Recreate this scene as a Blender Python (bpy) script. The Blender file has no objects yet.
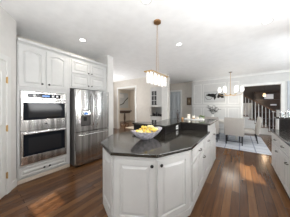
import bpy, bmesh, math, random
from mathutils import Vector, Matrix
random.seed(7)
S = bpy.context.scene
COL = S.collection
PI = math.pi

# ------------------------------------------------------------ camera, world, sun, lights, exposure
cam = bpy.data.cameras.new('camera'); cam_o = bpy.data.objects.new('camera', cam); COL.objects.link(cam_o)
cam.sensor_fit = 'HORIZONTAL'; cam.sensor_width = 36; cam.lens = 36 * 129 / 290
cam.shift_y = -2.5 / 290; cam.clip_start = 0.02
cam_o.location = (0, 0, 1.47)
cam_o.rotation_euler = (PI / 2, 0, math.atan2(94.5, 129))
S.camera = cam_o

W = bpy.data.worlds.new('world'); S.world = W; W.use_nodes = True
bgn = W.node_tree.nodes['Background']; bgn.inputs[0].default_value = (0.75, 0.85, 1, 1); bgn.inputs[1].default_value = 1.5

def light(name, kind, loc, power, color=(1, 1, 1), direction=(0, 0, -1), size=1.0, size_y=None, spot=None, shape=None):
    l = bpy.data.lights.new(name, kind); o = bpy.data.objects.new(name, l); COL.objects.link(o)
    l.energy = power; l.color = color; o.location = loc
    o.rotation_euler = Vector(direction).to_track_quat('-Z', 'Y').to_euler()
    if kind == 'AREA':
        l.shape = shape or ('RECTANGLE' if size_y else 'DISK'); l.size = size
        if size_y: l.size_y = size_y
    elif kind == 'SUN': l.angle = math.radians(1.2)
    else: l.shadow_soft_size = size
    if kind == 'SPOT': l.spot_size = math.radians(spot or 120); l.spot_blend = 0.8
    return o
light('sun', 'SUN', (0, -5, 6), 38.0, (0.97, 0.97, 1), (-0.15, 0.989, -0.5))
light('back_fill_light', 'AREA', (-0.5, -1.52, 1.45), 30, (0.98, 0.99, 1), (-0.15, 1, 0.45), 2.2, 1.7)  # added fill behind the camera, no window in the wall here
light('ceiling_fill_light', 'AREA', (-0.2, -0.4, 1.75), 52, (0.965, 0.99, 1), (-0.3, 0.5, 1), 0.7)  # added fill aimed up to brighten the ceiling
light('right_fill_light', 'AREA', (1.2, 2.2, 1.75), 62, (0.98, 0.99, 1), (-1, 0.35, 0.6), 1.5, 1.1)  # added fill from the right, that wall has no opening
light('family_room_fill_light', 'AREA', (4.3, 5.1, 1.6), 230, (0.90, 0.955, 1), (-1, -0.45, 1.0), 1.8, 2.2)  # added upward fill lifting the middle of the ceiling
light('hall_fill_light', 'AREA', (-6.4, 4.3, 1.6), 52, (0.97, 0.98, 1), (1, -0.1, 0.8), 1.4, 1.8)  # added fill to brighten the hall, no window behind it
light('study_fill_light', 'AREA', (-8.9, 6.6, 1.6), 70, (1, 0.95, 0.88), (1, 0, 0), 1.5, 1.6)  # added fill for the far room, which has no window
light('stair_hall_fill_light', 'AREA', (4.3, 10.4, 1.5), 75, (0.75, 0.85, 1), (-1, -0.2, 0), 1.6, 1.8)  # added fill to brighten the space behind the stairs
S.view_settings.view_transform = 'Standard'; S.view_settings.look = 'None'
S.view_settings.gamma = 1; S.view_settings.use_curve_mapping = False
S.view_settings.exposure = 0.19

# ------------------------------------------------------------ materials
def mat(name, color, rough=0.5, metal=0.0, spec=0.5, emit=None, estr=0, noise=None, bump=0, trans=0, ior=1.45, aniso=None):
    m = bpy.data.materials.new(name); m.use_nodes = True; nt = m.node_tree; b = nt.nodes['Principled BSDF']
    b.inputs['Base Color'].default_value = (*color, 1); b.inputs['Roughness'].default_value = rough
    b.inputs['Metallic'].default_value = metal; b.inputs['Specular IOR Level'].default_value = spec
    b.inputs['IOR'].default_value = ior
    if trans: b.inputs['Transmission Weight'].default_value = trans
    if emit: b.inputs['Emission Color'].default_value = (*emit, 1); b.inputs['Emission Strength'].default_value = estr
    tc = nt.nodes.new('ShaderNodeTexCoord'); mp = nt.nodes.new('ShaderNodeMapping'); nt.links.new(tc.outputs['Object'], mp.inputs[0])
    n = nt.nodes.new('ShaderNodeTexNoise'); nt.links.new(mp.outputs[0], n.inputs['Vector'])
    sc, amt, stretch = noise or (6, 0.03, (1, 1, 1))
    mp.inputs['Scale'].default_value = stretch; n.inputs['Scale'].default_value = sc; n.inputs['Detail'].default_value = 4
    r = nt.nodes.new('ShaderNodeValToRGB')
    r.color_ramp.elements[0].position = 0.3; r.color_ramp.elements[1].position = 0.7
    r.color_ramp.elements[0].color = (*[max(0, c * (1 - amt)) for c in color], 1)
    r.color_ramp.elements[1].color = (*[min(1, c * (1 + amt)) for c in color], 1)
    nt.links.new(n.outputs['Fac'], r.inputs[0]); nt.links.new(r.outputs[0], b.inputs['Base Color'])
    if bump:
        bp = nt.nodes.new('ShaderNodeBump'); bp.inputs['Strength'].default_value = bump; bp.inputs['Distance'].default_value = 0.01
        nt.links.new(n.outputs['Fac'], bp.inputs['Height']); nt.links.new(bp.outputs[0], b.inputs['Normal'])
    return m

M = {}
M['white'] = mat('white_cabinet_paint', (0.60, 0.60, 0.59), 0.35)
M['trim'] = mat('white_trim_paint', (0.80, 0.80, 0.78), 0.4)
M['wall'] = mat('warm_grey_wall_paint', (0.66, 0.62, 0.565), 0.7)
M['wall_light'] = mat('pale_wall_paint', (0.76, 0.745, 0.72), 0.65)
M['wall_white'] = mat('white_panelled_wall_paint', (0.66, 0.66, 0.65), 0.55)
M['ceiling'] = mat('ceiling_paint', (0.93, 0.93, 0.925), 0.85)
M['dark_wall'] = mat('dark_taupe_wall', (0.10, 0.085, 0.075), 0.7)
M['steel'] = mat('steel_painted_reflections', (0.58, 0.57, 0.56), 0.19, 1.0, noise=(3, 0.5, (5, 5, 0.08)), bump=0.5)  # vertical streaks in the colour stand in for room reflections
M['steel_dark'] = mat('dark_steel_side', (0.13, 0.12, 0.115), 0.4, 0.6)
M['chrome'] = mat('polished_handle', (0.82, 0.82, 0.82), 0.16, 1.0)
M['black_glass'] = mat('black_glass', (0.006, 0.008, 0.012), 0.05, 0, 0.3)
M['oven_glass'] = mat('oven_window_glass', (0.018, 0.018, 0.02), 0.1, 0, 0.3)
M['display'] = mat('blue_display', (0.05, 0.12, 0.3), 0.2, emit=(0.15, 0.35, 0.8), estr=0.5)
M['black'] = mat('black_metal', (0.015, 0.014, 0.013), 0.4, 0.3)
M['pewter'] = mat('pewter', (0.12, 0.11, 0.10), 0.35, 0.9)
M['brass'] = mat('aged_brass', (0.55, 0.36, 0.16), 0.3, 1.0)
M['bronze'] = mat('bronze', (0.36, 0.21, 0.10), 0.4, 0.8)
M['crystal'] = mat('lit_crystal', (0.9, 0.9, 0.88), 0.1, emit=(1, 0.97, 0.92), estr=0.3)
M['globe'] = mat('lit_globe', (0.95, 0.95, 0.93), 0.3, emit=(1, 0.97, 0.92), estr=0.9)
M['lamp'] = mat('downlight_glow', (1, 1, 1), 0.4, emit=(1, 0.97, 0.92), estr=5)
M['warm_lamp'] = mat('warm_lantern_glow', (1, 0.85, 0.6), 0.4, emit=(1, 0.72, 0.42), estr=1.5)
M['fabric'] = mat('taupe_linen', (0.46, 0.43, 0.395), 0.9, noise=(60, 0.08, (1, 1, 1)), bump=0.15)
M['dark_leg'] = mat('ebony_leg', (0.012, 0.012, 0.016), 0.4)
M['ceramic'] = mat('ceramic', (0.50, 0.48, 0.54), 0.25, noise=(22, 0.45, (1, 1, 1)))
M['white_ceramic'] = mat('white_ceramic', (0.82, 0.82, 0.80), 0.3)
M['lemon'] = mat('lemon_skin', (0.90, 0.66, 0.14), 0.45, noise=(30, 0.12, (1, 1, 1)), bump=0.2)
M['pale_lemon'] = mat('pale_lemon_skin', (0.92, 0.80, 0.42), 0.45, noise=(30, 0.1, (1, 1, 1)), bump=0.2)
M['wax'] = mat('cream_wax', (0.88, 0.83, 0.72), 0.5)
M['leaf'] = mat('green_leaf', (0.27, 0.40, 0.14), 0.5, noise=(12, 0.3, (1, 1, 1)))
M['dark_leaf'] = mat('dark_leaf', (0.03, 0.03, 0.028), 0.5, noise=(12, 0.3, (1, 1, 1)))
M['table'] = mat('pale_wood_table', (0.62, 0.60, 0.56), 0.3, noise=(4, 0.1, (1, 12, 1)))
M['dark_wood'] = mat('dark_wood', (0.055, 0.032, 0.022), 0.35, noise=(4, 0.3, (1, 12, 1)))
M['rail_wood'] = mat('brown_handrail_wood', (0.16, 0.085, 0.05), 0.35, noise=(4, 0.2, (1, 12, 1)))
M['glass'] = mat('clear_glass', (0.95, 0.97, 0.98), 0.02, trans=1.0)
M['pane'] = mat('cabinet_pane', (0.06, 0.062, 0.066), 0.06)
M['screen'] = mat('picture_white', (0.75, 0.76, 0.78), 0.5)
M['bottle'] = mat('dark_bottle_glass', (0.03, 0.014, 0.012), 0.12)
M['panel_dark'] = mat('dark_granite_panel', (0.016, 0.014, 0.0135), 0.3, 0, 0.2, noise=(40, 0.5, (1, 1, 1)))
M['grey_blue'] = mat('grey_blue_paint', (0.56, 0.60, 0.63), 0.6)
M['gold_art'] = mat('brown_print', (0.22, 0.15, 0.09), 0.5, noise=(24, 0.5, (1, 1, 1)))
M['cream_carpet'] = mat('cream_rug', (0.66, 0.60, 0.52), 0.95, noise=(40, 0.08, (1, 1, 1)))

def node_mat(name, build, rough):
    m = bpy.data.materials.new(name); m.use_nodes = True; nt = m.node_tree; b = nt.nodes['Principled BSDF']
    b.inputs['Roughness'].default_value = rough
    tc = nt.nodes.new('ShaderNodeTexCoord'); build(nt, b, tc); return m
def ramp(nt, fac, stops):
    r = nt.nodes.new('ShaderNodeValToRGB'); e = r.color_ramp.elements
    while len(e) < len(stops): e.new(0.5)
    for k, (p, c) in enumerate(stops): e[k].position = p; e[k].color = (*c, 1)
    nt.links.new(fac, r.inputs[0]); return r.outputs[0]
def build_floor(nt, b, tc):
    mp = nt.nodes.new('ShaderNodeMapping'); mp.inputs['Rotation'].default_value = (0, 0, PI / 2)
    nt.links.new(tc.outputs['Object'], mp.inputs[0])
    br = nt.nodes.new('ShaderNodeTexBrick'); nt.links.new(mp.outputs[0], br.inputs['Vector'])
    br.inputs['Scale'].default_value = 1; br.inputs['Brick Width'].default_value = 1.35; br.inputs['Row Height'].default_value = 0.105
    br.inputs['Mortar Size'].default_value = 0.0022; br.inputs['Bias'].default_value = 0.0; br.offset = 0.37
    br.inputs['Color1'].default_value = (0.0, 0, 0, 1); br.inputs['Color2'].default_value = (1, 1, 1, 1); br.inputs['Mortar'].default_value = (0.3, 0.3, 0.3, 1)
    mp2 = nt.nodes.new('ShaderNodeMapping'); mp2.inputs['Scale'].default_value = (14, 0.9, 1); nt.links.new(tc.outputs['Object'], mp2.inputs[0])
    n = nt.nodes.new('ShaderNodeTexNoise'); n.inputs['Scale'].default_value = 2.2; n.inputs['Detail'].default_value = 6; nt.links.new(mp2.outputs[0], n.inputs['Vector'])
    mx = nt.nodes.new('ShaderNodeMixRGB'); mx.inputs[0].default_value = 0.6; nt.links.new(br.outputs['Color'], mx.inputs[1]); nt.links.new(n.outputs['Fac'], mx.inputs[2])
    c = ramp(nt, mx.outputs[0], [(0.2, (0.060, 0.024, 0.010)), (0.5, (0.112, 0.049, 0.019)), (0.85, (0.205, 0.099, 0.040))])
    m2 = nt.nodes.new('ShaderNodeMixRGB'); m2.blend_type = 'MULTIPLY'; nt.links.new(br.outputs['Fac'], m2.inputs[0]); nt.links.new(c, m2.inputs[1]); m2.inputs[2].default_value = (0.3, 0.3, 0.3, 1)
    nt.links.new(m2.outputs[0], b.inputs['Base Color'])
    bp = nt.nodes.new('ShaderNodeBump'); bp.inputs['Strength'].default_value = 0.06; nt.links.new(n.outputs['Fac'], bp.inputs['Height']); nt.links.new(bp.outputs[0], b.inputs['Normal'])
M['floor'] = node_mat('brown_plank_floor', build_floor, 0.2)
M['floor'].node_tree.nodes['Principled BSDF'].inputs['Specular IOR Level'].default_value = 0.34
def build_granite(nt, b, tc):
    n = nt.nodes.new('ShaderNodeTexNoise'); n.inputs['Scale'].default_value = 90; n.inputs['Detail'].default_value = 5; nt.links.new(tc.outputs['Object'], n.inputs['Vector'])
    c = ramp(nt, n.outputs['Fac'], [(0.32, (0.012, 0.011, 0.009)), (0.55, (0.03, 0.027, 0.022)), (0.72, (0.11, 0.10, 0.08))])
    nt.links.new(c, b.inputs['Base Color']); b.inputs['Specular IOR Level'].default_value = 0.75
M['granite'] = node_mat('polished_dark_granite', build_granite, 0.10)
def build_rug(nt, b, tc):
    mp = nt.nodes.new('ShaderNodeMapping'); nt.links.new(tc.outputs['Object'], mp.inputs[0])
    w = nt.nodes.new('ShaderNodeTexBrick'); w.inputs['Scale'].default_value = 1; w.inputs['Brick Width'].default_value = 0.42; w.inputs['Row Height'].default_value = 0.42
    w.offset = 0; w.inputs['Mortar Size'].default_value = 0.018; nt.links.new(mp.outputs[0], w.inputs['Vector'])
    w.inputs['Color1'].default_value = (0.48, 0.50, 0.54, 1); w.inputs['Color2'].default_value = (0.55, 0.57, 0.61, 1); w.inputs['Mortar'].default_value = (0.24, 0.26, 0.32, 1)
    nt.links.new(w.outputs['Color'], b.inputs['Base Color'])
M['rug'] = node_mat('pale_grey_checked_rug', build_rug, 0.95)

# ------------------------------------------------------------ mesh helpers
I4 = Matrix.Identity(4)
def box(bm, x0, x1, y0, y1, z0, z1, Mx=I4, bev=0.0):
    t = bmesh.new(); bmesh.ops.create_cube(t, size=1)
    for v in t.verts:
        v.co = Vector(((x0 + x1) / 2 + v.co.x * (x1 - x0), (y0 + y1) / 2 + v.co.y * (y1 - y0), (z0 + z1) / 2 + v.co.z * (z1 - z0)))
    if bev: bmesh.ops.bevel(t, geom=list(t.edges), offset=bev, segments=2, affect='EDGES', profile=0.5)
    t.transform(Mx); merge(bm, t)
def merge(bm, t):
    me = bpy.data.meshes.new('tmp'); bmesh.ops.recalc_face_normals(t, faces=t.faces); t.to_mesh(me); bm.from_mesh(me); bpy.data.meshes.remove(me); t.free()
def prism(bm, pts, z0, z1, Mx=I4, bev=0.0):
    t = bmesh.new(); vs = [t.verts.new((p[0], p[1], z0)) for p in pts]; f = t.faces.new(vs)
    r = bmesh.ops.extrude_face_region(t, geom=[f])
    for v in [g for g in r['geom'] if isinstance(g, bmesh.types.BMVert)]: v.co.z = z1
    bmesh.ops.recalc_face_normals(t, faces=t.faces)
    if bev: bmesh.ops.bevel(t, geom=[e for e in t.edges if abs(e.verts[0].co.z - e.verts[1].co.z) < 1e-6], offset=bev, segments=2, affect='EDGES', profile=0.5)
    t.transform(Mx); merge(bm, t)
def lathe(bm, prof, Mx=I4, seg=20, sx=1, sy=1):
    t = bmesh.new(); rings = []
    for r, z in prof:
        if r < 1e-5: rings.append([t.verts.new((0, 0, z))])
        else: rings.append([t.verts.new((r * sx * math.cos(2 * PI * k / seg), r * sy * math.sin(2 * PI * k / seg), z)) for k in range(seg)])
    for a, b in zip(rings, rings[1:]):
        for k in range(seg):
            q = [a[k % len(a)], a[(k + 1) % len(a)], b[(k + 1) % len(b)], b[k % len(b)]]
            u = []
            for v in q:
                if v not in u: u.append(v)
            if len(u) > 2: t.faces.new(u)
    for rg in (rings[0], rings[-1]):
        if len(rg) > 2: t.faces.new(rg)
    t.transform(Mx); merge(bm, t)
def tube(bm, pts, r, seg=8, Mx=I4, r2=None):
    t = bmesh.new(); pts = [Vector(p) for p in pts]; rings = []; n = len(pts)
    for i, p in enumerate(pts):
        d = (pts[min(i + 1, n - 1)] - pts[max(i - 1, 0)]).normalized()
        a = d.cross(Vector((0, 0, 1)));  a = a if a.length > 0.05 else d.cross(Vector((1, 0, 0))); a.normalize(); b = d.cross(a)
        rr = r if r2 is None else r + (r2 - r) * i / (n - 1)
        rings.append([t.verts.new(p + rr * (a * math.cos(2 * PI * k / seg) + b * math.sin(2 * PI * k / seg))) for k in range(seg)])
    for a, b in zip(rings, rings[1:]):
        for k in range(seg): t.faces.new((a[k], a[(k + 1) % seg], b[(k + 1) % seg], b[k]))
    t.faces.new(rings[0]); t.faces.new(rings[-1]); t.transform(Mx); merge(bm, t)
def leaf(bm, base, d, ln, w, droop=0.2):
    base = Vector(base); d = Vector(d).normalized(); s = d.cross(Vector((0, 0, 1)));  s = s if s.length > 0.05 else Vector((1, 0, 0)); s.normalize(); up = s.cross(d)
    L = []; Rr = []; C = []
    for k in range(6):
        u = k / 5; ww = w * math.sin(PI * min(1, u * 0.93 + 0.05)) * 0.5; c = base + d * ln * u - Vector((0, 0, droop * ln * u * u))
        C.append(bm.verts.new(c)); L.append(bm.verts.new(c + s * ww + up * ww * 0.3)); Rr.append(bm.verts.new(c - s * ww + up * ww * 0.3))
    for k in range(5):
        bm.faces.new((L[k], L[k + 1], C[k + 1], C[k])); bm.faces.new((C[k], C[k + 1], Rr[k + 1], Rr[k]))
def obj(name, bm, m, parent=None, smooth=False, label=None):
    me = bpy.data.meshes.new(name); bm.to_mesh(me); bm.free(); o = bpy.data.objects.new(name, me); COL.objects.link(o)
    me.materials.append(M[m] if isinstance(m, str) else m)
    if smooth:
        me.polygons.foreach_set('use_smooth', [True] * len(me.polygons)); me.set_sharp_from_angle(angle=math.radians(40))
    if parent: o.parent = parent
    if label: o['label'] = label
    return o
def tag(o, label, cat, group=None):
    o['label'] = label; o['category'] = cat
    if group: o['group'] = group
    return o
def thing(name, label, cat, loc=(0, 0, 0), rz=0, group=None):
    o = bpy.data.objects.new(name, None); COL.objects.link(o); o.location = loc; o.rotation_euler = (0, 0, rz); o.empty_display_size = 0.1
    return tag(o, label, cat, group)
def struct(name, bm, m, parent=None):
    o = obj(name, bm, m, parent); o['kind'] = 'structure'; return o
def dup(o, parent=None, loc=None, rz=None, label=None):
    c = o.copy(); COL.objects.link(c)
    if parent: c.parent = parent
    if loc is not None: c.location = loc
    if rz is not None: c.rotation_euler = (0, 0, rz)
    if label: c['label'] = label
    for ch in list(o.children): dup(ch, c)
    return c
def B(*a, **k):
    bm = bmesh.new(); box(bm, *a, **k); return bm
def face_matrix(p0, p1, z=0):
    """local x runs p0->p1, local -y is the outward normal (to the right of travel), local z up"""
    d = Vector((p1[0] - p0[0], p1[1] - p0[1], 0)).normalized(); n = Vector((d.y, -d.x, 0))
    m = Matrix.Identity(4)
    m.col[0][:3] = d; m.col[1][:3] = -n; m.col[2][:3] = (0, 0, 1); m.col[3][:3] = (p0[0], p0[1], z); return m
def panel(x0, x1, z0, z1, Mx, arch=0.0, th=0.02, stile=0.062):
    """raised panel door front, its back on local y=0, face at y=-th"""
    bm = bmesh.new(); n = 12; w = x1 - x0
    def ring(mg, y, ar):
        out = [(x0 + mg, y, z0 + mg), (x1 - mg, y, z0 + mg)]
        for k in range(n + 1):
            u = k / n; x = x1 - mg - (w - 2 * mg) * u
            out.append((x, y, z1 - mg - ar * (1 - math.sin(PI * u) ** 0.8)))
        return [bm.verts.new(v) for v in out]
    rs = [ring(0, 0, 0), ring(0, -th + 0.003, 0), ring(0.003, -th, 0), ring(stile, -th, arch), ring(stile + 0.005, -th + 0.013, arch),
          ring(stile + 0.017, -th + 0.013, arch), ring(stile + 0.045, -th + 0.0005, arch)]
    for a, b in zip(rs, rs[1:]):
        for k in range(len(a)):
            bm.faces.new((a[k], a[(k + 1) % len(a)], b[(k + 1) % len(b)], b[k]))
    bm.faces.new(rs[-1]); bm.faces.new(list(reversed(rs[0])))
    bmesh.ops.recalc_face_normals(bm, faces=bm.faces); bm.transform(Mx); return bm
def knob_bm(x, z, Mx, th=0.02, r=0.019):
    bm = bmesh.new()
    lathe(bm, [(0.006, 0), (0.006, 0.012), (r, 0.016), (r, 0.024), (r * 0.7, 0.029), (0, 0.03)], Mx @ Matrix.Translation((x, -th, z)) @ Matrix.Rotation(PI / 2, 4, 'X'), 12)
    return bm
def pull_bm(x, z, Mx, w=0.10, th=0.02):
    bm = bmesh.new()
    tube(bm, [(x - w / 2, -th, z), (x - w / 2, -th - 0.024, z - 0.002), (x - w * .25, -th - 0.03, z - 0.004), (x + w * .25, -th - 0.03, z - 0.004), (x + w / 2, -th - 0.024, z - 0.002), (x + w / 2, -th, z)], 0.0075, 8, Mx)
    return bm
def wall(name, p0, p1, th, z0, z1, m, openings=()):
    """wall along p0->p1, thickness on the left of travel; openings (s0,s1,za,zb)"""
    Mx = face_matrix(p0, p1); L = (Vector(p1) - Vector(p0)).length; bm = bmesh.new(); s = 0
    for (a, b, za, zb) in sorted(openings):
        if a > s: box(bm, s, a, 0, th, z0, z1, Mx)
        if za > z0: box(bm, a, b, 0, th, z0, za, Mx)
        if zb < z1: box(bm, a, b, 0, th, zb, z1, Mx)
        s = b
    if L > s: box(bm, s, L, 0, th, z0, z1, Mx)
    return struct(name, bm, m)
def casing(name, p0, p1, a, b, zt, w=0.10, d=0.025, m='trim', z0=0.0, sill=False):
    Mx = face_matrix(p0, p1); bm = bmesh.new()
    box(bm, a - w, a, -d, -0.001, z0, zt + w, Mx, 0.004); box(bm, b, b + w, -d, -0.001, z0, zt + w, Mx, 0.004)
    box(bm, a, b, -d, -0.001, zt, zt + w, Mx, 0.004)
    if sill: box(bm, a - w, b + w, -d - .03, -0.001, z0 - .04, z0, Mx, 0.004)
    return struct(name, bm, m)
H = 3.05

# ------------------------------------------------------------ room shell
struct('floor', B(-9.2, 4.6, -1.75, 12.8, -0.1, 0), 'floor')
struct('ceiling', B(-9.2, 4.6, -1.75, 12.8, H, H + 0.1), 'ceiling')
wall('wall_kitchen_left', (-4.0, 0.4), (-4.0, 2.54), 0.12, 0, H, 'wall')
P0 = Vector((-3.33, 0.52)); D = Vector((0.78, -0.62)).normalized(); P1 = P0 + D * 1.15
wall('wall_pantry_angle', P1[:], P0[:], 0.1, 0, H, 'wall_light')
wall('wall_pantry_return', (-3.34, 0.515), (-4.0, 0.515), 0.1, 0, H, 'wall_light')
wall('wall_left_rear', (P1[0], -1.62), (P1[0], P1[1]), 0.12, 0, H, 'wall_light')
back0, back1 = (1.4, -1.62), (-2.7, -1.62)     # seen from +Y side; unseen openings added and sized for the floor sun patches
ow = [(1.4 - 1.19, 1.4 - 0.83, 2.50, 2.93), (1.4 + 1.73, 1.4 + 2.17, 1.10, 1.33)]
wall('wall_back', back0, back1, 0.12, 0, H, 'wall_light', ow)
for k, (a, b, za, zb) in enumerate(ow):
    Mx = face_matrix(back0, back1); bm = bmesh.new()
    for j in range(1, 3): box(bm, a + (b - a) * j / 3 - 0.012, a + (b - a) * j / 3 + 0.012, 0.02, 0.05, za, zb, Mx)
    for j in range(1, 4): box(bm, a, b, 0.02, 0.05, za + (zb - za) * j / 4 - 0.012, za + (zb - za) * j / 4 + 0.012, Mx)
    struct('window_%d' % (k + 1), bm, 'trim')  # unseen bars added to divide the sun patches
wall('wall_kitchen_right', (1.3, 4.24), (1.3, -1.62), 0.12, 0, H, 'wall_light')
wall('wall_fridge_end', (-4.0, 2.54), (-3.3, 2.54), 0.22, 0, H, 'wall_light')
wall('wall_hall_left', (-6.75, 2.76), (-6.75, 5.7), 0.12, 0, H, 'wall')
wall('wall_hall_front', (-6.75, 2.7), (-4.0, 2.7), -0.12, 0, H, 'wall')
# wall with the tall cased opening, then the pantry hutch niche
wall('wall_hall_back', (-6.75, 5.7), (-2.83, 5.7), 0.13, 0, H, 'wall', [(0.42, 1.86, 0, 2.56), (2.93, 3.63, 0, 2.45)])
casing('trim_1', (-6.75, 5.7), (-3.0, 5.7), 0.42, 1.86, 2.56)
wall('wall_niche_right', (-3.045, 6.3), (-3.045, 5.831), 0.05, 0, H, 'wall')
wall('wall_passage_left', (-4.6, 6.35), (-4.6, 8.6), 0.1, 0, H, 'wall')
wall('wall_niche_back', (-4.6, 6.301), (-3.045, 6.301), 0.08, 0, H, 'wall')
# beige wall with white door
bw0, bw1 = (-4.6, 8.6), (-2.2, 8.6)
wall('wall_dining_left', bw0, bw1, 0.12, 0, H, 'wall', [(0.55, 1.33, 0, 2.48)])
casing('trim_2', bw0, bw1, 0.55, 1.33, 2.48)
# white panelled dining wall and the wide opening to the stair hall
dw0, dw1 = (-2.34, 8.2), (4.4, 8.2)
wall('wall_dining_back', dw0, dw1, 0.14, 0, H, 'wall_white', [(2.49, 3.83, 0, 2.45)])
wall('wall_dining_return', (-2.34, 8.34), (-2.34, 8.6), 0.1, 0, H, 'wall_white')
casing('trim_3', dw0, dw1, 2.49, 3.83, 2.45, 0.11)
Mx = face_matrix(dw0, dw1)
bm = bmesh.new()
box(bm, 0, 2.38, -0.03, -0.001, 1.45, 1.50, Mx, 0.006)
box(bm, 0, 2.38, -0.02, -0.001, 0, 0.16, Mx, 0.004)
def frame_molding(bm, a, b, za, zb, Mx, w=0.028, d=0.014):
    box(bm, a, b, -d, -0.001, za, za + w, Mx); box(bm, a, b, -d, -0.001, zb - w, zb, Mx)
    box(bm, a, a + w, -d, -0.001, za + w, zb - w, Mx); box(bm, b - w, b, -d, -0.001, za + w, zb - w, Mx)
for a, b in ((0.1, 0.52), (0.62, 1.75), (1.85, 2.33)):
    frame_molding(bm, a, b, 1.6, 2.75, Mx); frame_molding(bm, a, b, 0.26, 1.36, Mx)
struct('trim_4', bm, 'trim')
bm = bmesh.new(); prism(bm, [(-0.0, 0), (-0.09, 0), (-0.02, -0.1), (0, -0.1)], 0, 2.34 + 4.4, Matrix(((0, 0, 1, -2.34), (1, 0, 0, 8.198), (0, 1, 0, H - .001), (0, 0, 0, 1))))
struct('trim_5', bm, 'trim')
bm = bmesh.new(); box(bm, 4.02, 4.36, -0.03, -0.001, 0, 2.56, Mx, .004); frame_molding(bm, 4.45, 5.6, 0.3, 2.5, Mx)
struct('trim_6', bm, mat('pale_blue_grey_paint', (0.52, 0.56, 0.60), .5))
# enclosing walls of the family room, stair hall and study
wall('wall_family_right', (4.4, 8.2), (4.4, 4.0), 0.12, 0, H, 'wall_white')
wall('wall_family_front', (4.4, 4.1), (1.3, 4.1), 0.1, 0, H, 'wall_light')
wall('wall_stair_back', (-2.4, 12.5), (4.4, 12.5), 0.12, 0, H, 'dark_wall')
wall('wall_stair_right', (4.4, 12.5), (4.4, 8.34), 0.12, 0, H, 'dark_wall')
wall('wall_stair_left', (-2.4, 8.7), (-2.4, 12.5), 0.12, 0, H, 'wall')
wall('wall_study_back', (-9.1, 9.8), (-4.75, 9.8), 0.12, 0, H, 'wall')
wall('wall_study_left', (-9.1, 5.7), (-9.1, 9.8), 0.12, 0, H, 'wall')
wall('wall_study_right', (-4.75, 9.8), (-4.75, 5.84), 0.12, 0, H, 'wall')
wall('wall_study_front', (-9.1, 5.7), (-6.75, 5.7), 0.12, 0, H, 'wall')
# doors that belong to the house
Mp = face_matrix(P1[:], P0[:]); LA = 1.15
bm = bmesh.new()
box(bm, LA - 1.03, LA - 0.27, -0.012, -0.001, 0.02, 2.2, Mp, .003)
dr = struct('door_1', bm, 'trim')
for za, zb in ((1.15, 2.08), (0.25, 1.0)):
    for a in (LA - 0.96, LA - 0.62):
        obj('door_panel', panel(a, a + 0.28, za, zb, Mp @ Matrix.Translation((0, -0.012, 0)), 0.04 if za > 1 else 0, 0.012, 0.03), 'trim', dr)
for z in (0.32, 1.1, 1.9):
    bm = bmesh.new(); box(bm, LA - 0.272, LA - 0.252, -0.026, -0.012, z - 0.05, z + 0.05, Mp, .002); tube(bm, [(LA - 0.262, -0.03, z - 0.055), (LA - 0.262, -0.03, z + 0.055)], 0.006, 8, Mp)
    obj('hinge', bm, 'brass', dr)
bm = bmesh.new()
box(bm, LA - 0.262, LA - 0.17, -0.024, -0.001, 0, 2.3, Mp, .005); box(bm, LA - 1.14, LA - 0.262, -0.024, -0.001, 2.21, 2.3, Mp, .005)
struct('trim_7', bm, 'trim')
struct('baseboard_left', B(LA - 0.168, LA - 0.01, -0.016, -0.001, 0, 0.13, Mx=Mp, bev=.003), 'trim')
Mb = face_matrix(bw0, bw1)
dr = struct('door_2', B(0.56, 1.32, 0.03, 0.07, 0.01, 2.47, Mx=Mb, bev=.003), 'grey_blue')
for a in (0.63, 0.97):
    for za, zb in ((1.3, 2.36), (0.2, 1.15)): obj('door_panel', panel(a, a + 0.28, za, zb, Mb @ Matrix.Translation((0, 0.03, 0)), 0, 0.012, 0.02), 'grey_blue', dr)
bm = bmesh.new(); lathe(bm, [(0.012, 0), (0.012, .04), (0.03, .05), (.03, .07), (0, .08)], Mb @ Matrix.Translation((1.26, 0.03, 1.0)) @ Matrix.Rotation(PI / 2, 4, 'X'), 14)
obj('door_knob', bm, 'pewter', dr, True)

# ------------------------------------------------------------ recessed lights
DL = [(-3.03, 1.61, 'recessed ceiling light nearest above the wall ovens and refrigerator'),
      (-1.12, 1.56, 'recessed ceiling light just in front of the bronze pendant canopy'),
      (-1.25, 3.18, 'smallest recessed ceiling light over the raised bar end of the island'),
      (0.42, 3.3, 'recessed ceiling light over the aisle between island and right counter'),
      (-5.16, 4.93, 'recessed ceiling light in the hall before the tall cased opening')]
for k, (x, y, lab) in enumerate(DL):
    t = thing('recessed_light', lab, 'ceiling light', (x, y, H), 0, 'recessed ceiling lights')
    bm = bmesh.new(); lathe(bm, [(0.058, -0.002), (0.07, -0.007), (0.086, -0.004), (0.086, -0.0005)], seg=28); obj('trim_ring', bm, 'trim', t, True)
    bm = bmesh.new(); lathe(bm, [(0, -0.004), (0.06, -0.004), (0.06, -0.0008), (0, -0.0008)], seg=28); obj('lamp', bm, 'lamp', t)
    light('recessed_lamp_light', 'SPOT', (x, y, H - 0.03), 20, (1, 0.93, 0.84), (0, 0, -1), 0.06, spot=140)

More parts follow.
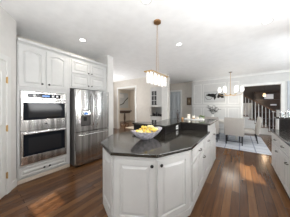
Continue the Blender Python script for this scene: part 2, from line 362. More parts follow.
# ------------------------------------------------------------ oven cabinet (left wall)
X0 = -3.33
oc = thing('oven_cabinet', 'tall white cabinet holding the double wall ovens', 'cabinet', (X0, 0.53, 0), PI / 2)   # local x -> +Y, -y -> +X
bm = bmesh.new()
box(bm, 0, 0.92, 0, 0.6, 0.08, 0.33); box(bm, 0, 0.92, 0, 0.6, 1.765, 2.66); box(bm, 0, 0.035, 0, 0.6, 0.33, 1.765); box(bm, 0.835, 0.92, 0, 0.6, 0.33, 1.765)
box(bm, 0.035, 0.835, 0.57, 0.6, 0.33, 1.765); box(bm, 0, 0.92, 0.02, 0.6, 0.0, 0.08)
obj('body', bm, 'white', oc)
obj('shoe_molding', B(0, 0.92, -0.004, 0.018, 0, 0.07, bev=.004), mat('cream_toe_strip', (0.66, 0.58, 0.49), 0.4), oc)
def crown(L, parent, z=2.66):
    bm = bmesh.new(); prism(bm, [(0, 0), (0, -0.012), (0.012, -0.02), (0.03, -0.05), (0.07, -0.06), (0.07, 0)], 0, L, Matrix(((0, 0, 1, 0), (0, 1, 0, 0), (1, 0, 0, z), (0, 0, 0, 1))))
    box(bm, 0, L, 0, 0.55, z + 0.0, z + 0.07); obj('crown_molding', bm, 'white', parent)
crown(0.92, oc)
for a, b, kx in ((0.015, 0.425, 0.37), (0.445, 0.845, 0.49)):
    d = obj('door', panel(a, b, 1.84, 2.62, I4, 0.05), 'white', oc); obj('knob', knob_bm(kx, 1.925, I4), 'black', d, True)
d = obj('drawer', panel(0.02, 0.86, 0.11, 0.29, I4, 0, .02, .035), 'white', oc)
for kx in (0.405, 0.50): obj('knob', knob_bm(kx, 0.195, I4), 'black', d, True)
# double wall oven
ov = thing('double_wall_oven', 'stainless steel double wall oven with black glass doors', 'oven', (X0, 0.57, 0.335), PI / 2)
w = 0.79
obj('housing', B(0, w, 0.0, 0.55, 0, 1.425), 'steel_dark', ov)
obj('control_panel', B(0, w, -0.03, -0.001, 1.27, 1.42, bev=.004), 'steel', ov)
obj('display', B(0.10, 0.66, -0.034, -0.0305, 1.30, 1.385), 'black_glass', ov)
obj('clock_readout', B(0.33, 0.46, -0.0365, -0.0345, 1.325, 1.36), 'display', ov)
for kx in (0.20, 0.52, 0.60):
    obj('button_cluster', B(kx - .022, kx + .022, -0.0365, -0.0345, 1.32, 1.365), 'screen', ov)
def oven_door(z0, z1, g0, g1, badge, hz):
    bm = bmesh.new(); box(bm, 0, w, -0.045, -0.001, z0, g0, bev=.003); box(bm, 0, w, -0.045, -0.001, g1, z1, bev=.003)
    box(bm, 0, 0.035, -0.045, -0.001, g0, g1); box(bm, w - 0.035, w, -0.045, -0.001, g0, g1)
    d = obj('door', bm, 'steel', ov)
    g = obj('window', B(0.036, w - 0.036, -0.042, -0.004, g0 + .001, g1 - .001), 'black_glass', d)
    obj('inner_pane', B(0.11, w - 0.11, -0.0435, -0.0422, g0 + .05, g1 - .07), 'oven_glass', d)
    bm = bmesh.new(); tube(bm, [(0.03, -0.095, hz), (w - 0.03, -0.095, hz)], 0.014, 12)
    for hx in (0.06, w - 0.06): box(bm, hx - 0.015, hx + 0.015, -0.09, -0.045, hz - 0.012, hz + 0.012, bev=.003)
    obj('handle', bm, 'chrome', d, True)
    if badge:
        bm = bmesh.new(); lathe(bm, [(0.02, 0), (0.02, .003), (0, .003)], Matrix.Translation((w / 2, -0.045, badge)) @ Matrix.Rotation(PI / 2, 4, 'X'), 20)
        e = obj('badge', bm, 'black', d)
        bm = bmesh.new(); tube(bm, [(w / 2 + .013 * math.cos(a), -0.0485, badge + .013 * math.sin(a)) for a in [k * PI / 8 for k in range(17)]], 0.0018, 6)
        tube(bm, [(w / 2 - .007, -0.0485, badge + .004), (w / 2, -0.0485, badge - .006), (w / 2 + .007, -0.0485, badge + .004)], 0.0014, 6)
        obj('emblem', bm, 'chrome', d)
oven_door(0.655, 1.262, 0.86, 1.20, 0.765, 1.232)
oven_door(0.01, 0.645, 0.165, 0.585, None, 0.617)
# cabinet above the refrigerator
fc = thing('refrigerator_cabinet', 'white cabinet with two rows of small doors above the refrigerator', 'cabinet', (X0, 1.455, 0), PI / 2)
bm = bmesh.new(); box(bm, 0, 1.07, 0, 0.6, 1.915, 2.66); box(bm, 0.985, 1.07, 0.0, 0.6, 0.0, 1.915); obj('body', bm, 'white', fc); crown(1.07, fc)
for a, b, kx in ((0.03, 0.50, 0.46), (0.515, 0.985, 0.555)):
    for z0, z1 in ((1.955, 2.275), (2.295, 2.62)):
        d = obj('door', panel(a, b, z0, z1, I4, 0, .02, .05), 'white', fc); obj('knob', knob_bm(kx, z0 + .05, I4), 'black', d, True)
# refrigerator
fr = thing('refrigerator', 'stainless steel french door refrigerator with bottom freezer', 'refrigerator', (-3.08, 1.475, 0), PI / 2)
w = 0.93
obj('body', B(0.005, w - .005, 0.075, 0.80, 0.04, 1.85), 'steel_dark', fr)
obj('base_grille', B(0.03, w - .03, 0.06, 0.12, 0.0, 0.05), 'black', fr)
def bowed(x0, x1, z0, z1, hole=None):
    bm = bmesh.new(); n = 8
    def strip(a, b, za, zb):
        pts = [(b, 0.07), (a, 0.07)]
        for k in range(n + 1):
            x = a + (b - a) * k / n; pts.append((x, -0.016 * math.sin(PI * (x - x0) / (x1 - x0)) + 0.0))
        prism(bm, pts, za, zb)
    if hole:
        a, b, za, zb = hole; strip(x0, x1, z0, za); strip(x0, x1, zb, z1); strip(x0, a, za, zb); strip(b, x1, za, zb)
    else: strip(x0, x1, z0, z1)
    return bm
dl = obj('left_door', bowed(0.0, w / 2 - 0.004, 0.855, 1.865, (0.11, 0.36, 0.98, 1.34)), 'steel', fr, True)
dp = obj('dispenser', B(0.111, 0.359, 0.03, 0.069, 0.981, 1.339), 'steel_dark', dl)
obj('dispenser_panel', B(0.112, 0.358, -0.02, 0.029, 1.235, 1.338, bev=.004), 'chrome', dl)
obj('dispenser_screen', B(0.19, 0.28, -0.0225, -0.0205, 1.26, 1.31), 'display', dl)
bm = bmesh.new(); box(bm, 0.112, 0.358, -0.012, 0.029, 0.982, 1.0, bev=.003); box(bm, 0.20, 0.27, 0.0, 0.029, 1.10, 1.20, bev=.004); obj('drip_tray', bm, 'black', dl)
drr = obj('right_door', bowed(w / 2 + 0.004, w, 0.855, 1.865), 'steel', fr, True)
fz = obj('freezer_drawer', bowed(0.0, w, 0.05, 0.84), 'steel', fr, True)
def bowtube(pts_fn, parent):
    bm = bmesh.new(); tube(bm, [pts_fn(k / 16) for k in range(17)], 0.013, 10); obj('handle', bm, 'chrome', parent, True)
bowtube(lambda u: (w / 2 - 0.055 - .012 * math.sin(PI * u), -0.012 - 0.062 * min(1, 3.2 * math.sin(PI * u)) - .012 * math.sin(PI * u), 0.93 + 0.86 * u), dl)
bowtube(lambda u: (w / 2 + 0.055 + .012 * math.sin(PI * u), -0.012 - 0.062 * min(1, 3.2 * math.sin(PI * u)) - .012 * math.sin(PI * u), 0.93 + 0.86 * u), drr)
bowtube(lambda u: (0.07 + 0.79 * u, -0.012 - 0.062 * min(1, 3.2 * math.sin(PI * u)), 0.765 + .01 * math.sin(PI * u)), fz)

# ------------------------------------------------------------ island
A_, B_, C_, D_ = Vector((-1.68, 1.17)), Vector((-1.22, 0.985)), Vector((-0.74, 1.24)), Vector((-0.51, 1.75))
low = [A_, B_, C_, D_, Vector((-0.51, 3.045)), Vector((-1.165, 3.045)), Vector((-1.165, 2.235)), Vector((-1.97, 2.235)), Vector((-1.97, 1.6))]
def inset(poly, d):
    out = []; n = len(poly)
    for i in range(n):
        p, c, q = poly[i - 1], poly[i], poly[(i + 1) % n]
        e1 = (c - p).normalized(); e2 = (q - c).normalized(); n1 = Vector((-e1.y, e1.x)); n2 = Vector((-e2.y, e2.x))
        m = (n1 + n2).normalized(); out.append(c + m * d / max(0.3, m.dot(n1)))
    return out
isl = thing('kitchen_island', 'large white island with angled ends and a dark panelled raised bar', 'kitchen island', (-1.2, 2.3, 0))
T = Matrix.Translation((1.2, -2.3, 0))
base = inset(low, 0.04)
base[4].y = 3.05; base[5] = Vector((-1.17, 3.05)); base[6] = Vector((-1.17, 2.24)); base[7] = Vector((base[7].x, 2.24))
bm = bmesh.new(); prism(bm, [p[:] for p in base], 0.0, 0.885, T); obj('base', bm, 'white', isl)
rb = [(-1.92, 2.242), (-1.168, 2.242), (-1.168, 3.052), (-0.55, 3.052), (-0.55, 4.1), (-1.55, 4.1), (-1.68, 3.5), (-1.55, 2.55), (-1.92, 2.40)]
bm = bmesh.new(); prism(bm, rb, 0.0, 1.055, T); obj('raised_base', bm, 'white', isl)
bm = bmesh.new()
box(bm, -1.95, -1.166, 2.222, 2.241, 0.925, 1.055, T); box(bm, -1.167, -1.148, 2.222, 3.051, 0.925, 1.055, T); box(bm, -1.148, -0.552, 3.032, 3.051, 0.925, 1.055, T)
obj('backsplash_panel', bm, 'panel_dark', isl, label='dark polished stone panel under the raised bar')
bm = bmesh.new()
for i in (8, 0, 1, 2, 3):
    p, q = base[i], base[(i + 1) % 9]
    if i == 3: q = Vector((q.x, 4.1))
    Mf = T @ face_matrix(p[:], q[:]); L = (q - p).length
    box(bm, 0, L, -0.012, 0.0, 0, 0.09, Mf, 0.003)
obj('plinth', bm, 'white', isl)
bmx = bmesh.new()
f = T @ face_matrix(base[1][:], base[2][:]); L = (base[2] - base[1]).length
d = obj('door', panel(0.02, L - 0.012, 0.12, 0.845, f, 0.0), 'white', isl); obj('knob', knob_bm(L - 0.045, 0.79, f), 'black', d, True)
f = T @ face_matrix(base[2][:], base[3][:]); L = (base[3] - base[2]).length
d = obj('door', panel(0.012, L - 0.02, 0.12, 0.845, f, 0.0), 'white', isl); obj('knob', knob_bm(0.05, 0.79, f), 'black', d, True)
f = T @ face_matrix(base[0][:], base[1][:]); L = (base[1] - base[0]).length
obj('side_panel', panel(0.02, L - 0.02, 0.12, 0.845, f, 0.0), 'white', isl)
f = T @ face_matrix(base[8][:], base[0][:]); L = (base[0] - base[8]).length
obj('side_panel', panel(0.02, L - 0.02, 0.12, 0.845, f, 0.0), 'white', isl)
f = T @ face_matrix((-0.55, 0), (-0.55, 5))
for a, b, pu in ((1.86, 2.62, 2.24), (2.65, 3.2, 2.93), (3.24, 4.06, 3.68)):
    d = obj('drawer', panel(a, b, 0.66, 0.855, f, 0, .02, .035), 'white', isl); obj('pull', pull_bm(pu, 0.755, f), 'pewter', d, True)
for a, b, pu in ((1.86, 2.235, None), (2.245, 2.62, 2.56), (2.65, 3.2, None), (3.24, 3.645, None), (3.655, 4.06, None)):
    d = obj('door', panel(a, b, 0.12, 0.64, f, 0, .02, .05), 'white', isl)
    if pu: obj('pull', pull_bm(pu - .03, 0.55, f, .09), 'pewter', d, True)
# outlet on the stub panel
bm = bmesh.new(); fo = T @ face_matrix((-1.148, 2.2), (-1.148, 3.0)); box(bm, 0.54, 0.66, -0.006, -0.0005, 0.945, 1.03, fo, .002)
o_ = obj('outlet_plate', bm, 'white_ceramic', isl, label='white outlet plate on the dark panel')
for u in (0.575, 0.625): obj('socket', B(u - 0.012, u + 0.012, -0.0075, -0.0062, 0.97, 1.005, Mx=fo), 'pewter', o_)
# granite tops
bm = bmesh.new(); prism(bm, [(p.x, p.y) for p in low], 0.887, 0.925, I4, 0.005)
o = obj('island_countertop', bm, 'granite'); tag(o, 'dark polished granite worktop on the lower part of the island', 'countertop')
bt = [(-1.97, 2.2), (-1.128, 2.2), (-1.128, 3.01), (-0.50, 3.01), (-0.50, 4.14), (-1.58, 4.14), (-1.72, 3.5), (-1.58, 2.6), (-1.97, 2.44)]
bm = bmesh.new(); prism(bm, bt, 1.057, 1.092, I4, 0.005)
o = obj('raised_bar_top', bm, 'granite'); tag(o, 'raised L-shaped granite bar top behind the bowl of lemons', 'countertop')

# ------------------------------------------------------------ right counter
rc = thing('base_cabinet', 'white base cabinet run with drawers at the right edge', 'cabinet', (0.62, 4.2, 0), -PI / 2)   # local x -> -Y, -y -> -X
bm = bmesh.new(); box(bm, 0, 2.3, 0, 0.66, 0.09, 0.885); box(bm, 0.02, 2.3, 0.03, 0.66, 0, 0.09); obj('body', bm, 'white', rc)
for a, b in ((0.06, 0.70), (0.73, 1.36), (1.39, 2.2)):
    d = obj('drawer', panel(a, b, 0.69, 0.86, I4, 0, .02, .03), 'white', rc); obj('pull', pull_bm((a + b) / 2 + (.1 if a < .1 else 0), 0.775, I4), 'pewter', d, True)
    m_ = (a + b) / 2
    d = obj('door', panel(a, m_ - .005, 0.12, 0.67, I4, 0, .02, .05), 'white', rc)
    d = obj('door', panel(m_ + .005, b, 0.12, 0.67, I4, 0, .02, .05), 'white', rc)
    obj('pull', pull_bm(b - .07, 0.58, I4, .08), 'pewter', d, True)
bm = bmesh.new(); prism(bm, [(0.58, 1.9), (1.29, 1.9), (1.29, 4.235), (0.58, 4.235)], 0.887, 0.925, I4, .005)
o = obj('right_countertop', bm, 'granite'); tag(o, 'dark granite worktop on the cabinets at the right edge', 'countertop')
lg = thing('raised_ledge', 'dark raised ledge crossing behind the right counter', 'counter ledge', (0.95, 4.36, 0))
obj('panel', B(-0.21, 0.34, -0.115, 0.1, 0, 1.17), 'panel_dark', lg)
obj('end_post', B(-0.235, -0.212, -0.115, 0.1, 0, 1.17), 'white', lg, label='white end board')
obj('ledge_top', B(-0.26, 0.35, -0.12, 0.15, 1.172, 1.205, bev=.004), 'granite', lg)
def jar(x, y, r, h, lab, m='glass'):
    t = thing('glass_jar', lab, 'jar', (x, y, 1.206), 0, 'glass jars on the raised ledge')
    bm = bmesh.new(); lathe(bm, [(0, 0), (r, 0), (r, h * .8), (r * .8, h * .9), (r * .8, h), (r * .72, h), (r * .72, h * .9), (r * .9, h * .78), (r * .9, .008), (0, .008)], seg=24); obj('jar_body', bm, m, t, True)
    bm = bmesh.new(); lathe(bm, [(0, h + .0005), (r * .85, h + .0005), (r * .85, h + .012), (r * .3, h + .02), (r * .25, h + .035), (0, h + .04)], seg=20); obj('lid', bm, 'chrome', t, True)
jar(0.80, 4.36, 0.035, 0.10, 'smaller lidded glass jar near the left end of the raised ledge')
jar(0.90, 4.38, 0.045, 0.13, 'taller lidded glass jar on the raised ledge at the photo edge')

# ------------------------------------------------------------ kitchen pendant
kp = thing('island_pendant', 'long crystal box pendant hanging over the island', 'pendant light', (-1.24, 2.08, H))
bm = bmesh.new(); lathe(bm, [(0, 0), (0.068, 0), (0.068, -0.028), (0.055, -0.036), (0, -0.036)], seg=28); obj('canopy', bm, 'bronze', kp, True)
bm = bmesh.new()
for y in (-0.012, 0.012): tube(bm, [(0, y, -0.036), (0, y * 3, -0.99)], 0.003, 8)
obj('rod', bm, 'bronze', kp)
bm = bmesh.new(); hw, hl = 0.075, 0.31
for x in (-hw, hw): box(bm, x - .006, x + .006, -hl, hl, -1.0, -0.985)
for y in (-hl, hl): box(bm, -hw, hw, y - .006, y + .006, -1.0, -0.985)
box(bm, -.01, .01, -hl, hl, -1.0, -0.985)
obj('frame', bm, 'brass', kp)
ks = []
for k in range(5):
    for s in (-1, 1):
        y = -hl + 0.062 + k * 0.124
        bm = bmesh.new(); box(bm, s * .035 - .012, s * .035 + .012, y - .033, y + .033, -1.185, -1.003, bev=.006)
        obj('crystal_tube', bm, 'crystal', kp)

# ------------------------------------------------------------ bowl of lemons
bl = thing('fruit_bowl', 'oval blue and white ceramic bowl filled with lemons on the island', 'bowl', (-1.25, 1.77, 0.926), math.atan2(.98, .21))
bm = bmesh.new()
prof = [(0, 0), (0.10, 0), (0.12, 0.012), (0.19, 0.05), (0.25, 0.095), (0.285, 0.128), (0.275, 0.13), (0.24, 0.10), (0.18, 0.06), (0.10, 0.025), (0, 0.02)]
lathe(bm, prof, Matrix.Identity(4), 36, 1.12, 0.62)
for v in bm.verts:
    v.co.z += 0.035 * (v.co.x / 0.32) ** 2 * (v.co.z / 0.13)
obj('bowl_body', bm, 'ceramic', bl, True)
lem = bmesh.new(); lathe(lem, [(0, -.047), (.008, -.044), (.02, -.033), (.031, -.012), (.032, .008), (.024, .028), (.010, .040), (.007, .046), (0, .049)], seg=16)
l0 = None; spots = []
Rb = Matrix.Rotation(math.atan2(.98, .21), 4, 'Z')
for lay, (zz, rx, ry, n) in enumerate(((0.072, .17, .07, 7), (0.127, .20, .095, 8), (0.176, .10, .045, 4))):
    for k in range(n):
        a = 2 * PI * k / n + lay * .4; spots.append((rx * math.cos(a), ry * math.sin(a), zz + random.uniform(-.004, .004)))
    if lay == 0: spots += [(-.05, 0, zz), (.06, 0, zz)]
    if lay == 1: spots += [(-.07, 0, zz + .006), (.07, 0, zz + .006)]
for k, (x, y, z) in enumerate(spots):
    p = Rb @ Vector((x, y, 0))
    if l0 is None: l0 = obj('lemon', lem, 'lemon', None, True); o = l0
    else: o = l0.copy(); COL.objects.link(o)
    if k % 3 == 1:
        o.data = l0.data.copy(); o.data.materials[0] = M['pale_lemon']
    o.location = (-1.25 + p.x, 1.77 + p.y, 0.94 + z); o.rotation_euler = (PI / 2 + random.uniform(-.4, .4), random.uniform(-.4, .4), random.uniform(0, 6))
    o.scale = (.86, .86, .9)
    tag(o, 'yellow lemon in the pile filling the oval bowl on the island', 'lemon', 'lemons in the oval bowl')

# things on the raised bar
t = thing('slim_bottle', 'slim dark reddish bottle standing on the raised bar', 'bottle', (-1.55, 3.85, 1.093))
bm = bmesh.new(); lathe(bm, [(0, 0), (.027, 0), (.029, .01), (.029, .12), (.012, .16), (.011, .22)], seg=18); obj('glass_body', bm, 'bottle', t, True)
bm = bmesh.new(); lathe(bm, [(.013, .221), (.013, .25), (0, .252)], seg=14); obj('stopper', bm, 'dark_wood', t, True)
t = thing('serving_tray', 'long cream tray lying on the raised bar', 'tray', (-1.02, 3.72, 1.093), 0.05)
bm = bmesh.new(); box(bm, -0.25, 0.25, -0.1, 0.1, 0, 0.012, bev=.003)
for a in (-.25, .244): box(bm, a, a + .006, -.1, .1, .012, .025)
for a in (-.1, .094): box(bm, -.25, .25, a, a + .006, .012, .025)
obj('tray_body', bm, 'white_ceramic', t)
def candle(x, y, r, h, lab, cup):
    t = thing('pillar_candle', lab, 'candle', (x, y, 1.106), 0, 'candles on the bar tray')
    bm = bmesh.new(); lathe(bm, [(0, 0), (r, 0), (r, h - .005), (r - .005, h), (r * .6, h - .006), (0, h - .006)], seg=22); obj('wax_body', bm, 'wax', t, True)
    bm = bmesh.new(); tube(bm, [(0, 0, h - .006), (.002, 0, h + .012)], .0018, 6); obj('wick', bm, 'black', t)
    if cup:
        bm = bmesh.new(); lathe(bm, [(r + .001, 0.001), (r + .006, 0.001), (r + .006, h * .35), (r + .001, h * .35)], seg=22); obj('holder', bm, 'bronze', t, True)
candle(-1.17, 3.70, .045, .13, 'tallest cream pillar candle at the left of the bar tray', False)
candle(-1.05, 3.75, .04, .085, 'short cream candle in a bronze cup in the tray middle', True)
candle(-0.93, 3.69, .035, .07, 'smallest cream candle at the right of the bar tray', False)
t = thing('small_jar', 'small dark round jar on the bar left of the candle tray', 'jar', (-1.26, 3.45, 1.093))
bm = bmesh.new(); lathe(bm, [(0, 0), (.03, 0), (.036, .02), (.03, .05), (.022, .056), (0, .056)], seg=18); obj('jar_body', bm, 'bronze', t, True)
bm = bmesh.new(); lathe(bm, [(.023, .0565), (.023, .064), (.006, .068), (.006, .078), (0, .08)], seg=16); obj('lid', bm, 'brass', t, True)

# ------------------------------------------------------------ pantry hutch
hu = thing('pantry_hutch', 'built-in white hutch with glass doors beyond the island', 'hutch', (-3.815, 5.69, 0))
bm = bmesh.new(); w = .69
box(bm, 0.002, w, 0.01, 0.55, 0, 0.10)
for z0, z1 in ((0.1, 0.94), (1.42, 2.44)):
    box(bm, 0.002, 0.03, 0.01, 0.55, z0, z1); box(bm, w - 0.03, w, 0.01, 0.55, z0, z1); box(bm, 0.03, w - .03, 0.53, 0.55, z0, z1)
    box(bm, 0.03, w - .03, 0.01, 0.53, z1 - .03, z1); box(bm, 0.03, w - .03, 0.01, 0.53, z0, z0 + .03); box(bm, .03, w - .03, .06, .53, (z0 + z1) / 2, (z0 + z1) / 2 + .02)
box(bm, 0.002, w, 0.52, 0.55, 0.97, 1.42)
obj('carcass', bm, 'white', hu)
obj('hutch_counter', B(0.004, w, -0.015, 0.518, 0.942, 0.968, bev=.003), 'granite', hu)
def lite_door(x0, x1, z0, z1, rows, cols):
    bm = bmesh.new(); st = 0.055
    box(bm, x0, x0 + st, -0.012, 0.009, z0, z1); box(bm, x1 - st, x1, -0.012, 0.009, z0, z1)
    box(bm, x0 + st, x1 - st, -0.012, 0.009, z0, z0 + st + .02); box(bm, x0 + st, x1 - st, -0.012, 0.009, z1 - st - .12, z1)
    a0, a1, c0, c1 = x0 + st, x1 - st, z0 + st + .02, z1 - st - .12
    for k in range(1, cols): xx = a0 + (a1 - a0) * k / cols; box(bm, xx - .012, xx + .012, -0.01, 0.007, c0, c1)
    for k in range(1, rows): zz = c0 + (c1 - c0) * k / rows; box(bm, a0, a1, -0.01, 0.007, zz - .012, zz + .012)
    d = obj('door', bm, 'white', hu)
    obj('pane', B(a0, a1, 0.0, 0.003, c0, c1), 'pane', d)
    obj('knob', knob_bm(x1 - .03, z0 + .1, I4, .012, .012), 'black', d, True)
lite_door(0.03, 0.44, 1.44, 2.42, 3, 2); lite_door(0.03, 0.44, 0.12, 0.92, 3, 2)
obj('door', panel(0.45, 0.66, 1.44, 2.42, Matrix.Translation((0, .009, 0)), 0, .02, .04), 'white', hu)
obj('door', panel(0.45, 0.66, 0.12, 0.92, Matrix.Translation((0, .009, 0)), 0, .02, .04), 'white', hu)
for k, (x, r, h) in enumerate(((0.08, .04, .15), (0.18, .05, .11), (0.30, .045, .20), (0.42, .05, .13), (0.54, .06, .09))):
    bm = bmesh.new(); lathe(bm, [(0, 0), (r * .8, 0), (r, h * .3), (r, h * .65), (r * .45, h * .85), (r * .45, h), (0, h)], seg=16)
    o = obj('dark_jar', bm, 'dark_leg', None, True); o.location = (-3.815 + x, 5.85, 0.969)
    nm = ['dark jar at the far left of the hutch counter', 'squat dark jar second from left on the hutch counter', 'tallest dark jar on the hutch counter',
          'dark jar right of the tallest one on the hutch counter', 'lowest dark jar at the right of the hutch counter'][k]
    tag(o, nm, 'jar', 'jars on the hutch counter')
obj_m = bmesh.new(); box(obj_m, -3.12, -2.83, 5.66, 5.699, 0, 2.62, bev=.004); frame_molding(obj_m, 0.05, 0.24, .2, 2.4, face_matrix((-3.12, 5.66), (-2.83, 5.66)))
struct('trim_8', obj_m, 'trim')

# ------------------------------------------------------------ dining area
o = obj('dining_rug', B(-2.0, 0.80, 5.3, 8.1, 0.001, 0.014, bev=.004), 'rug'); tag(o, 'pale grey checked rug under the dining table', 'rug')
dt = thing('dining_table', 'pale rectangular dining table among linen chairs', 'table', (-0.80, 7.1, 0.0145))
obj('tabletop', B(-0.84, 0.84, -0.5, 0.5, 0.735, 0.78, bev=.008), 'table', dt)
obj('apron', B(-0.76, 0.76, -0.4, 0.4, 0.66, 0.734), 'table', dt)
for x in (-.7, .7):
    for y in (-.34, .34): obj('leg', B(x - .04, x + .04, y - .04, y + .04, 0, .66, bev=.006), 'table', dt)
ch = thing('dining_chair', 'taupe linen dining chair facing away, nearest the kitchen aisle', 'chair', (-0.17, 6.2, 0.0165), 0, 'linen dining chairs')
obj('seat', B(-0.29, 0.29, -0.22, 0.30, 0.36, 0.50, bev=.025), 'fabric', ch, True)
bm = bmesh.new(); box(bm, -0.31, 0.31, -0.05, 0.05, 0, 0.68, bev=.025)
bm.transform(Matrix.Translation((0, -0.28, 0.34)) @ Matrix.Rotation(0.15, 4, 'X')); obj('backrest', bm, 'fabric', ch, True)
for x in (-.25, .25):
    for y0, y1 in ((-0.24, -0.30), (0.25, 0.27)):
        bm = bmesh.new(); tube(bm, [(x, y1, 0), (x, y0, 0.36)], .016, 8, r2=.026); obj('leg', bm, 'dark_leg', ch, True)
bm = bmesh.new(); box(bm, -.25, .25, -.285, -.265, .10, .13); obj('stretcher', bm, 'dark_leg', ch)
dup(ch, None, (-0.98, 6.2, 0.0165), 0, 'taupe linen dining chair half hidden behind the island end')
dup(ch, None, (0.27, 6.8, 0.0165), PI / 2 , 'taupe linen dining chair seen from the side before the stairs')
# centrepiece
t = thing('flower_vase', 'white vase with dark leafy branches on the dining table', 'vase', (-1.05, 7.0, 0.7955))
bm = bmesh.new(); lathe(bm, [(0, 0), (.05, 0), (.075, .05), (.08, .12), (.05, .2), (.035, .25), (.045, .28), (.035, .28), (.028, .25), (0, .24)], seg=24); obj('vase_body', bm, 'white_ceramic', t, True)
bm = bmesh.new()
for k in range(13):
    a = k * 2.4; r = .10 + .16 * random.random(); top = (r * math.cos(a) * 1.2, r * math.sin(a), .46 + .24 * random.random()); tube(bm, [(0, 0, .24), (top[0] * .4, top[1] * .4, .36), top], .004, 6)
    for j in range(5):
        u = .45 + .14 * j; b_ = (top[0] * u, top[1] * u, .26 + (top[2] - .26) * u); leaf(bm, b_, (math.cos(a + j * 1.9), math.sin(a + j * 1.9), .3), .16, .085)
obj('foliage', bm, 'dark_leaf', t)
t = thing('potted_plant', 'small green plant in a white pot near the bar candles', 'plant', (-0.86, 3.9, 1.093))
bm = bmesh.new(); lathe(bm, [(0, 0), (.035, 0), (.05, .07), (.045, .07), (.04, .06), (0, .06)], seg=20); obj('pot', bm, 'white_ceramic', t, True)
bm = bmesh.new()
for k in range(34):
    a = k * 2.4; e = .1 + .9 * random.random(); leaf(bm, (0, 0, .06), (math.cos(a), math.sin(a), e), .09 + .06 * random.random(), .045, .3)
obj('foliage', bm, 'leaf', t)
# wall sculpture
sc = thing('wall_art', 'framed black metal sculpture on the white panelled dining wall', 'wall art', (-1.15, 8.184, 2.0))
bm = bmesh.new(); fm = 0.03
box(bm, -.52, .52, -.03, -.006, .25, .28); box(bm, -.52, .52, -.03, -.006, -.28, -.25); box(bm, -.52, -.49, -.03, -.006, -.25, .25); box(bm, .49, .52, -.03, -.006, -.25, .25)
obj('frame', bm, mat('soft_grey_frame', (0.5, 0.5, 0.49), .5), sc)
obj('backing', B(-.49, .49, -.012, -.002, -.25, .25), mat('pale_grey_board', (.62, .63, .63), .6), sc)
bm = bmesh.new(); tube(bm, [(-.27 + .17 * math.cos(k * PI / 12), -.03, .0 + .17 * math.sin(k * PI / 12)) for k in range(25)], .012, 8)
obj('metal_ring', bm, 'pewter', sc)
bm = bmesh.new()
def blade(pts): prism(bm, pts, 0, .03, Matrix(((1, 0, 0, 0), (0, 0, -1, -.02), (0, 1, 0, 0), (0, 0, 0, 1))))
blade([(-.25, .02), (.05, .12), (.15, .2), (.08, .05), (.1, -.05), (.02, -.2), (-.03, -.05), (-.12, -.02)])
blade([(.14, -.05), (.2, .14), (.44, .13), (.47, -.08), (.36, -.1), (.3, -.03), (.22, -.1)])
blade([(-.4, .06), (-.3, .16), (-.05, .17), (.1, .12), (-.1, .04), (-.25, .03)])
obj('black_figure', bm, 'black', sc)
pc = thing('framed_print', 'small brown framed print on the beige wall left of the dining wall', 'picture', (-2.68, 8.597, 1.78))
bm = bmesh.new(); box(bm, -.15, .15, -.03, -.002, .21, .25); box(bm, -.15, .15, -.03, -.002, -.25, -.21); box(bm, -.15, -.11, -.03, -.002, -.21, .21); box(bm, .11, .15, -.03, -.002, -.21, .21)
obj('frame', bm, 'dark_wood', pc); obj('print', B(-.11, .11, -.012, -.003, -.21, .21), 'gold_art', pc)
obj('print_medallion', B(-.04, .04, -.0135, -.0125, -.08, .08), mat('tan_paint', (.45, .36, .24), .6), pc)
# dining chandelier
dc = thing('dining_chandelier', 'brass chandelier with six white globes over the dining table', 'chandelier', (-0.34, 7.2, H))
bm = bmesh.new(); lathe(bm, [(0, 0), (.07, 0), (.065, -.02), (0, -.03)], seg=20); obj('canopy', bm, 'pewter', dc, True)
bm = bmesh.new(); tube(bm, [(0, 0, -.03), (0, 0, -1.05)], .009, 8); lathe(bm, [(0, -1.1), (.03, -1.09), (.035, -1.05), (.02, -1.02), (0, -1.0)], seg=16); obj('stem', bm, 'brass', dc, True)
for k in range(6):
    a = k * PI / 3 + 0.047; ca, sa = math.cos(a), math.sin(a)
    bm = bmesh.new(); tube(bm, [(0.02 * ca, 0.02 * sa, -1.06), (.22 * ca, .22 * sa, -1.09), (.40 * ca, .40 * sa, -1.06), (.44 * ca, .44 * sa, -1.0), (.44 * ca, .44 * sa, -.93)], .009, 8)
    arm = obj('arm', bm, 'brass', dc, True)
    bm = bmesh.new(); lathe(bm, [(0, -.93), (.03, -.93), (.062, -.90), (.074, -.84), (.068, -.76), (.045, -.70), (0, -.69)], Matrix.Translation((.44 * ca, .44 * sa, 0)), 20); obj('globe', bm, 'globe', arm, True)
light('chandelier_light', 'POINT', (-0.34, 7.2, H - 1.3), 16, (1, 0.94, 0.85), size=.3)

# ------------------------------------------------------------ stairs behind the opening
st = thing('staircase', 'white staircase with dark treads and brown handrail beyond the dining opening', 'staircase', (1.45, 9.0, 0))
run, rise = .27, .184; n = 11
bm = bmesh.new(); tr = []
pts = [(0, 0)]
for k in range(n):
    pts += [(-k * run, (k + 1) * rise - .03), (-(k + 1) * run, (k + 1) * rise - .03)]
pts += [(-n * run, 0)]
prism(bm, pts, 0, 1.0, Matrix(((1, 0, 0, 0), (0, 0, 1, 0), (0, 1, 0, 0), (0, 0, 0, 1)))); obj('stringer', bm, 'trim', st)
for k in range(n):
    obj('tread', B(-(k + 1) * run, -k * run + .03, -.03, 1.0, (k + 1) * rise - .029, (k + 1) * rise, bev=.006), 'rail_wood', st)
for k in range(18):
    x = -.08 - .138 * k; kk = int(-x // run); zt = (kk + 1) * rise + .001; zr = 1.19 + .68 * (-x)
    bm = bmesh.new(); lathe(bm, [(.024, 0), (.024, .16), (.012, .19), (.022, .3), (.016, .5), (.013, zr - zt - .0)], Matrix.Translation((x, .05, zt)), 10); obj('baluster', bm, 'trim', st, True)
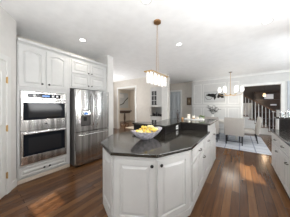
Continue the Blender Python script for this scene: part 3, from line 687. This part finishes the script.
bm = bmesh.new(); tube(bm, [(0.03, .05, 1.2), (-.1, .05, 1.26), (-2.6, .05, 1.26 + 2.5 * .68)], .033, 10); obj('handrail', bm, 'rail_wood', st, True)
bm = bmesh.new(); box(bm, 0.035, .135, 0, .1, 0, 1.25, bev=.006); box(bm, .02, .15, -.015, .115, 1.25, 1.28, bev=.006); box(bm, .025, .145, -.01, .11, 0, .2, bev=.004); obj('newel_post', bm, 'trim', st)
t = thing('hall_lantern', 'glowing warm lantern hanging above the stair rail', 'pendant light', (1.25, 10.9, H))
bm = bmesh.new(); lathe(bm, [(0, 0), (.06, 0), (.05, -.03), (0, -.03)], seg=16); tube(bm, [(0, 0, -.03), (0, 0, -.75)], .008, 6); obj('stem', bm, 'dark_wood', t)
bm = bmesh.new(); lathe(bm, [(0, -.79), (.05, -.80), (.075, -.85), (.075, -.94), (.05, -.99), (0, -1.0)], seg=18); obj('lamp_shade', bm, 'warm_lamp', t, True)
bm = bmesh.new(); lathe(bm, [(.077, -.845), (.09, -.85), (.09, -.865), (.077, -.87)], seg=18); lathe(bm, [(0, -.751), (.04, -.755), (.06, -.77), (.05, -.785), (0, -.785)], seg=18); obj('lamp_band', bm, 'bronze', t, True)
light('lantern_light', 'POINT', (1.25, 10.9, H - 1.25), 18, (1, .75, .5), size=.12)
bc = thing('bookcase', 'dark bookcase against the far wall behind the stairs', 'bookcase', (1.75, 12.3, 0))
bm = bmesh.new(); box(bm, -.9, -.86, -.17, .17, 0, 2.5); box(bm, .86, .9, -.17, .17, 0, 2.5); box(bm, -.9, .9, .14, .17, 0, 2.5)
for z in (.05, .55, 1.0, 1.45, 1.9, 2.46): box(bm, -.86, .86, -.17, .14, z, z + .035)
obj('carcass', bm, 'dark_wood', bc)
def pic(x, z, w_, h_, lab):
    t = thing('photo_frame', lab, 'picture', (x, 12.16, z)); obj('frame', B(-w_ / 2, w_ / 2, 0, .02, 0, h_, bev=.003), 'black', t)
    obj('photo', B(-w_ / 2 + .02, w_ / 2 - .02, -.003, -.0005, .02, h_ - .02), 'screen', t)
pic(1.62, 1.937, .5, .36, 'largest pale framed picture on the upper bookcase shelf')
pic(1.85, 1.487, .34, .13, 'narrow pale framed picture on the middle bookcase shelf')
pic(2.0, 1.037, .5, .13, 'low pale framed picture on the bookcase shelf by the newel post')

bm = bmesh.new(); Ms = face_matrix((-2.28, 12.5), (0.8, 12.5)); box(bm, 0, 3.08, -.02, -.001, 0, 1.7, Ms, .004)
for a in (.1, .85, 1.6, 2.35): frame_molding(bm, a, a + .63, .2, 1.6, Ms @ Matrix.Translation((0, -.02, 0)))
struct('pale_daylight_panel', bm, 'trim')  # pale panel added in place of daylight behind the balusters
# ------------------------------------------------------------ study beyond the cased opening
t = thing('round_table', 'dark round pedestal table seen through the cased opening', 'table', (-7.25, 7.2, 0))
bm = bmesh.new(); lathe(bm, [(0, 1.05), (.56, 1.05), (.58, 1.07), (.58, 1.10), (.56, 1.12), (0, 1.12)], seg=32); obj('tabletop', bm, 'dark_wood', t, True)
bm = bmesh.new(); lathe(bm, [(.40, .92), (.46, .94), (.46, 1.049), (0, 1.049)], seg=32); obj('apron', bm, 'dark_wood', t, True)
bm = bmesh.new(); lathe(bm, [(.05, .08), (.09, .12), (.05, .25), (.08, .55), (.05, .92), (0, .92)], seg=18); obj('pedestal', bm, 'dark_wood', t, True)
for k in range(4):
    a = k * PI / 2 + .5; bm = bmesh.new(); tube(bm, [(.04 * math.cos(a), .04 * math.sin(a), .2), (.22 * math.cos(a), .22 * math.sin(a), .1), (.38 * math.cos(a), .38 * math.sin(a), .03)], .03, 8); obj('foot', bm, 'dark_wood', t, True)
t = thing('stair_rail_backdrop', 'flat grey blue painting with a dark diagonal stroke in the far room', 'backdrop', (-9.09, 8.9, 2.0), PI / 2)  # flat board and stroke put in place of a stair handrail
obj('backdrop_board', B(-.58, .58, -.04, -.002, -.72, .72, bev=.003), 'grey_blue', t)
bm = bmesh.new(); tube(bm, [(-.55, -.045, -.45), (-.1, -.045, -.3), (.1, -.045, -.05), (.55, -.045, .3)], .035, 8); obj('dark_stroke', bm, 'black', t)
obj('white_patch', B(-.56, -.05, -.046, -.0405, .25, .6), 'screen', t)
o = obj('hall_rug', B(-6.2, -4.9, 6.2, 8.6, 0.001, 0.012, bev=.003), 'cream_carpet'); tag(o, 'cream rug on the floor of the far room', 'rug')
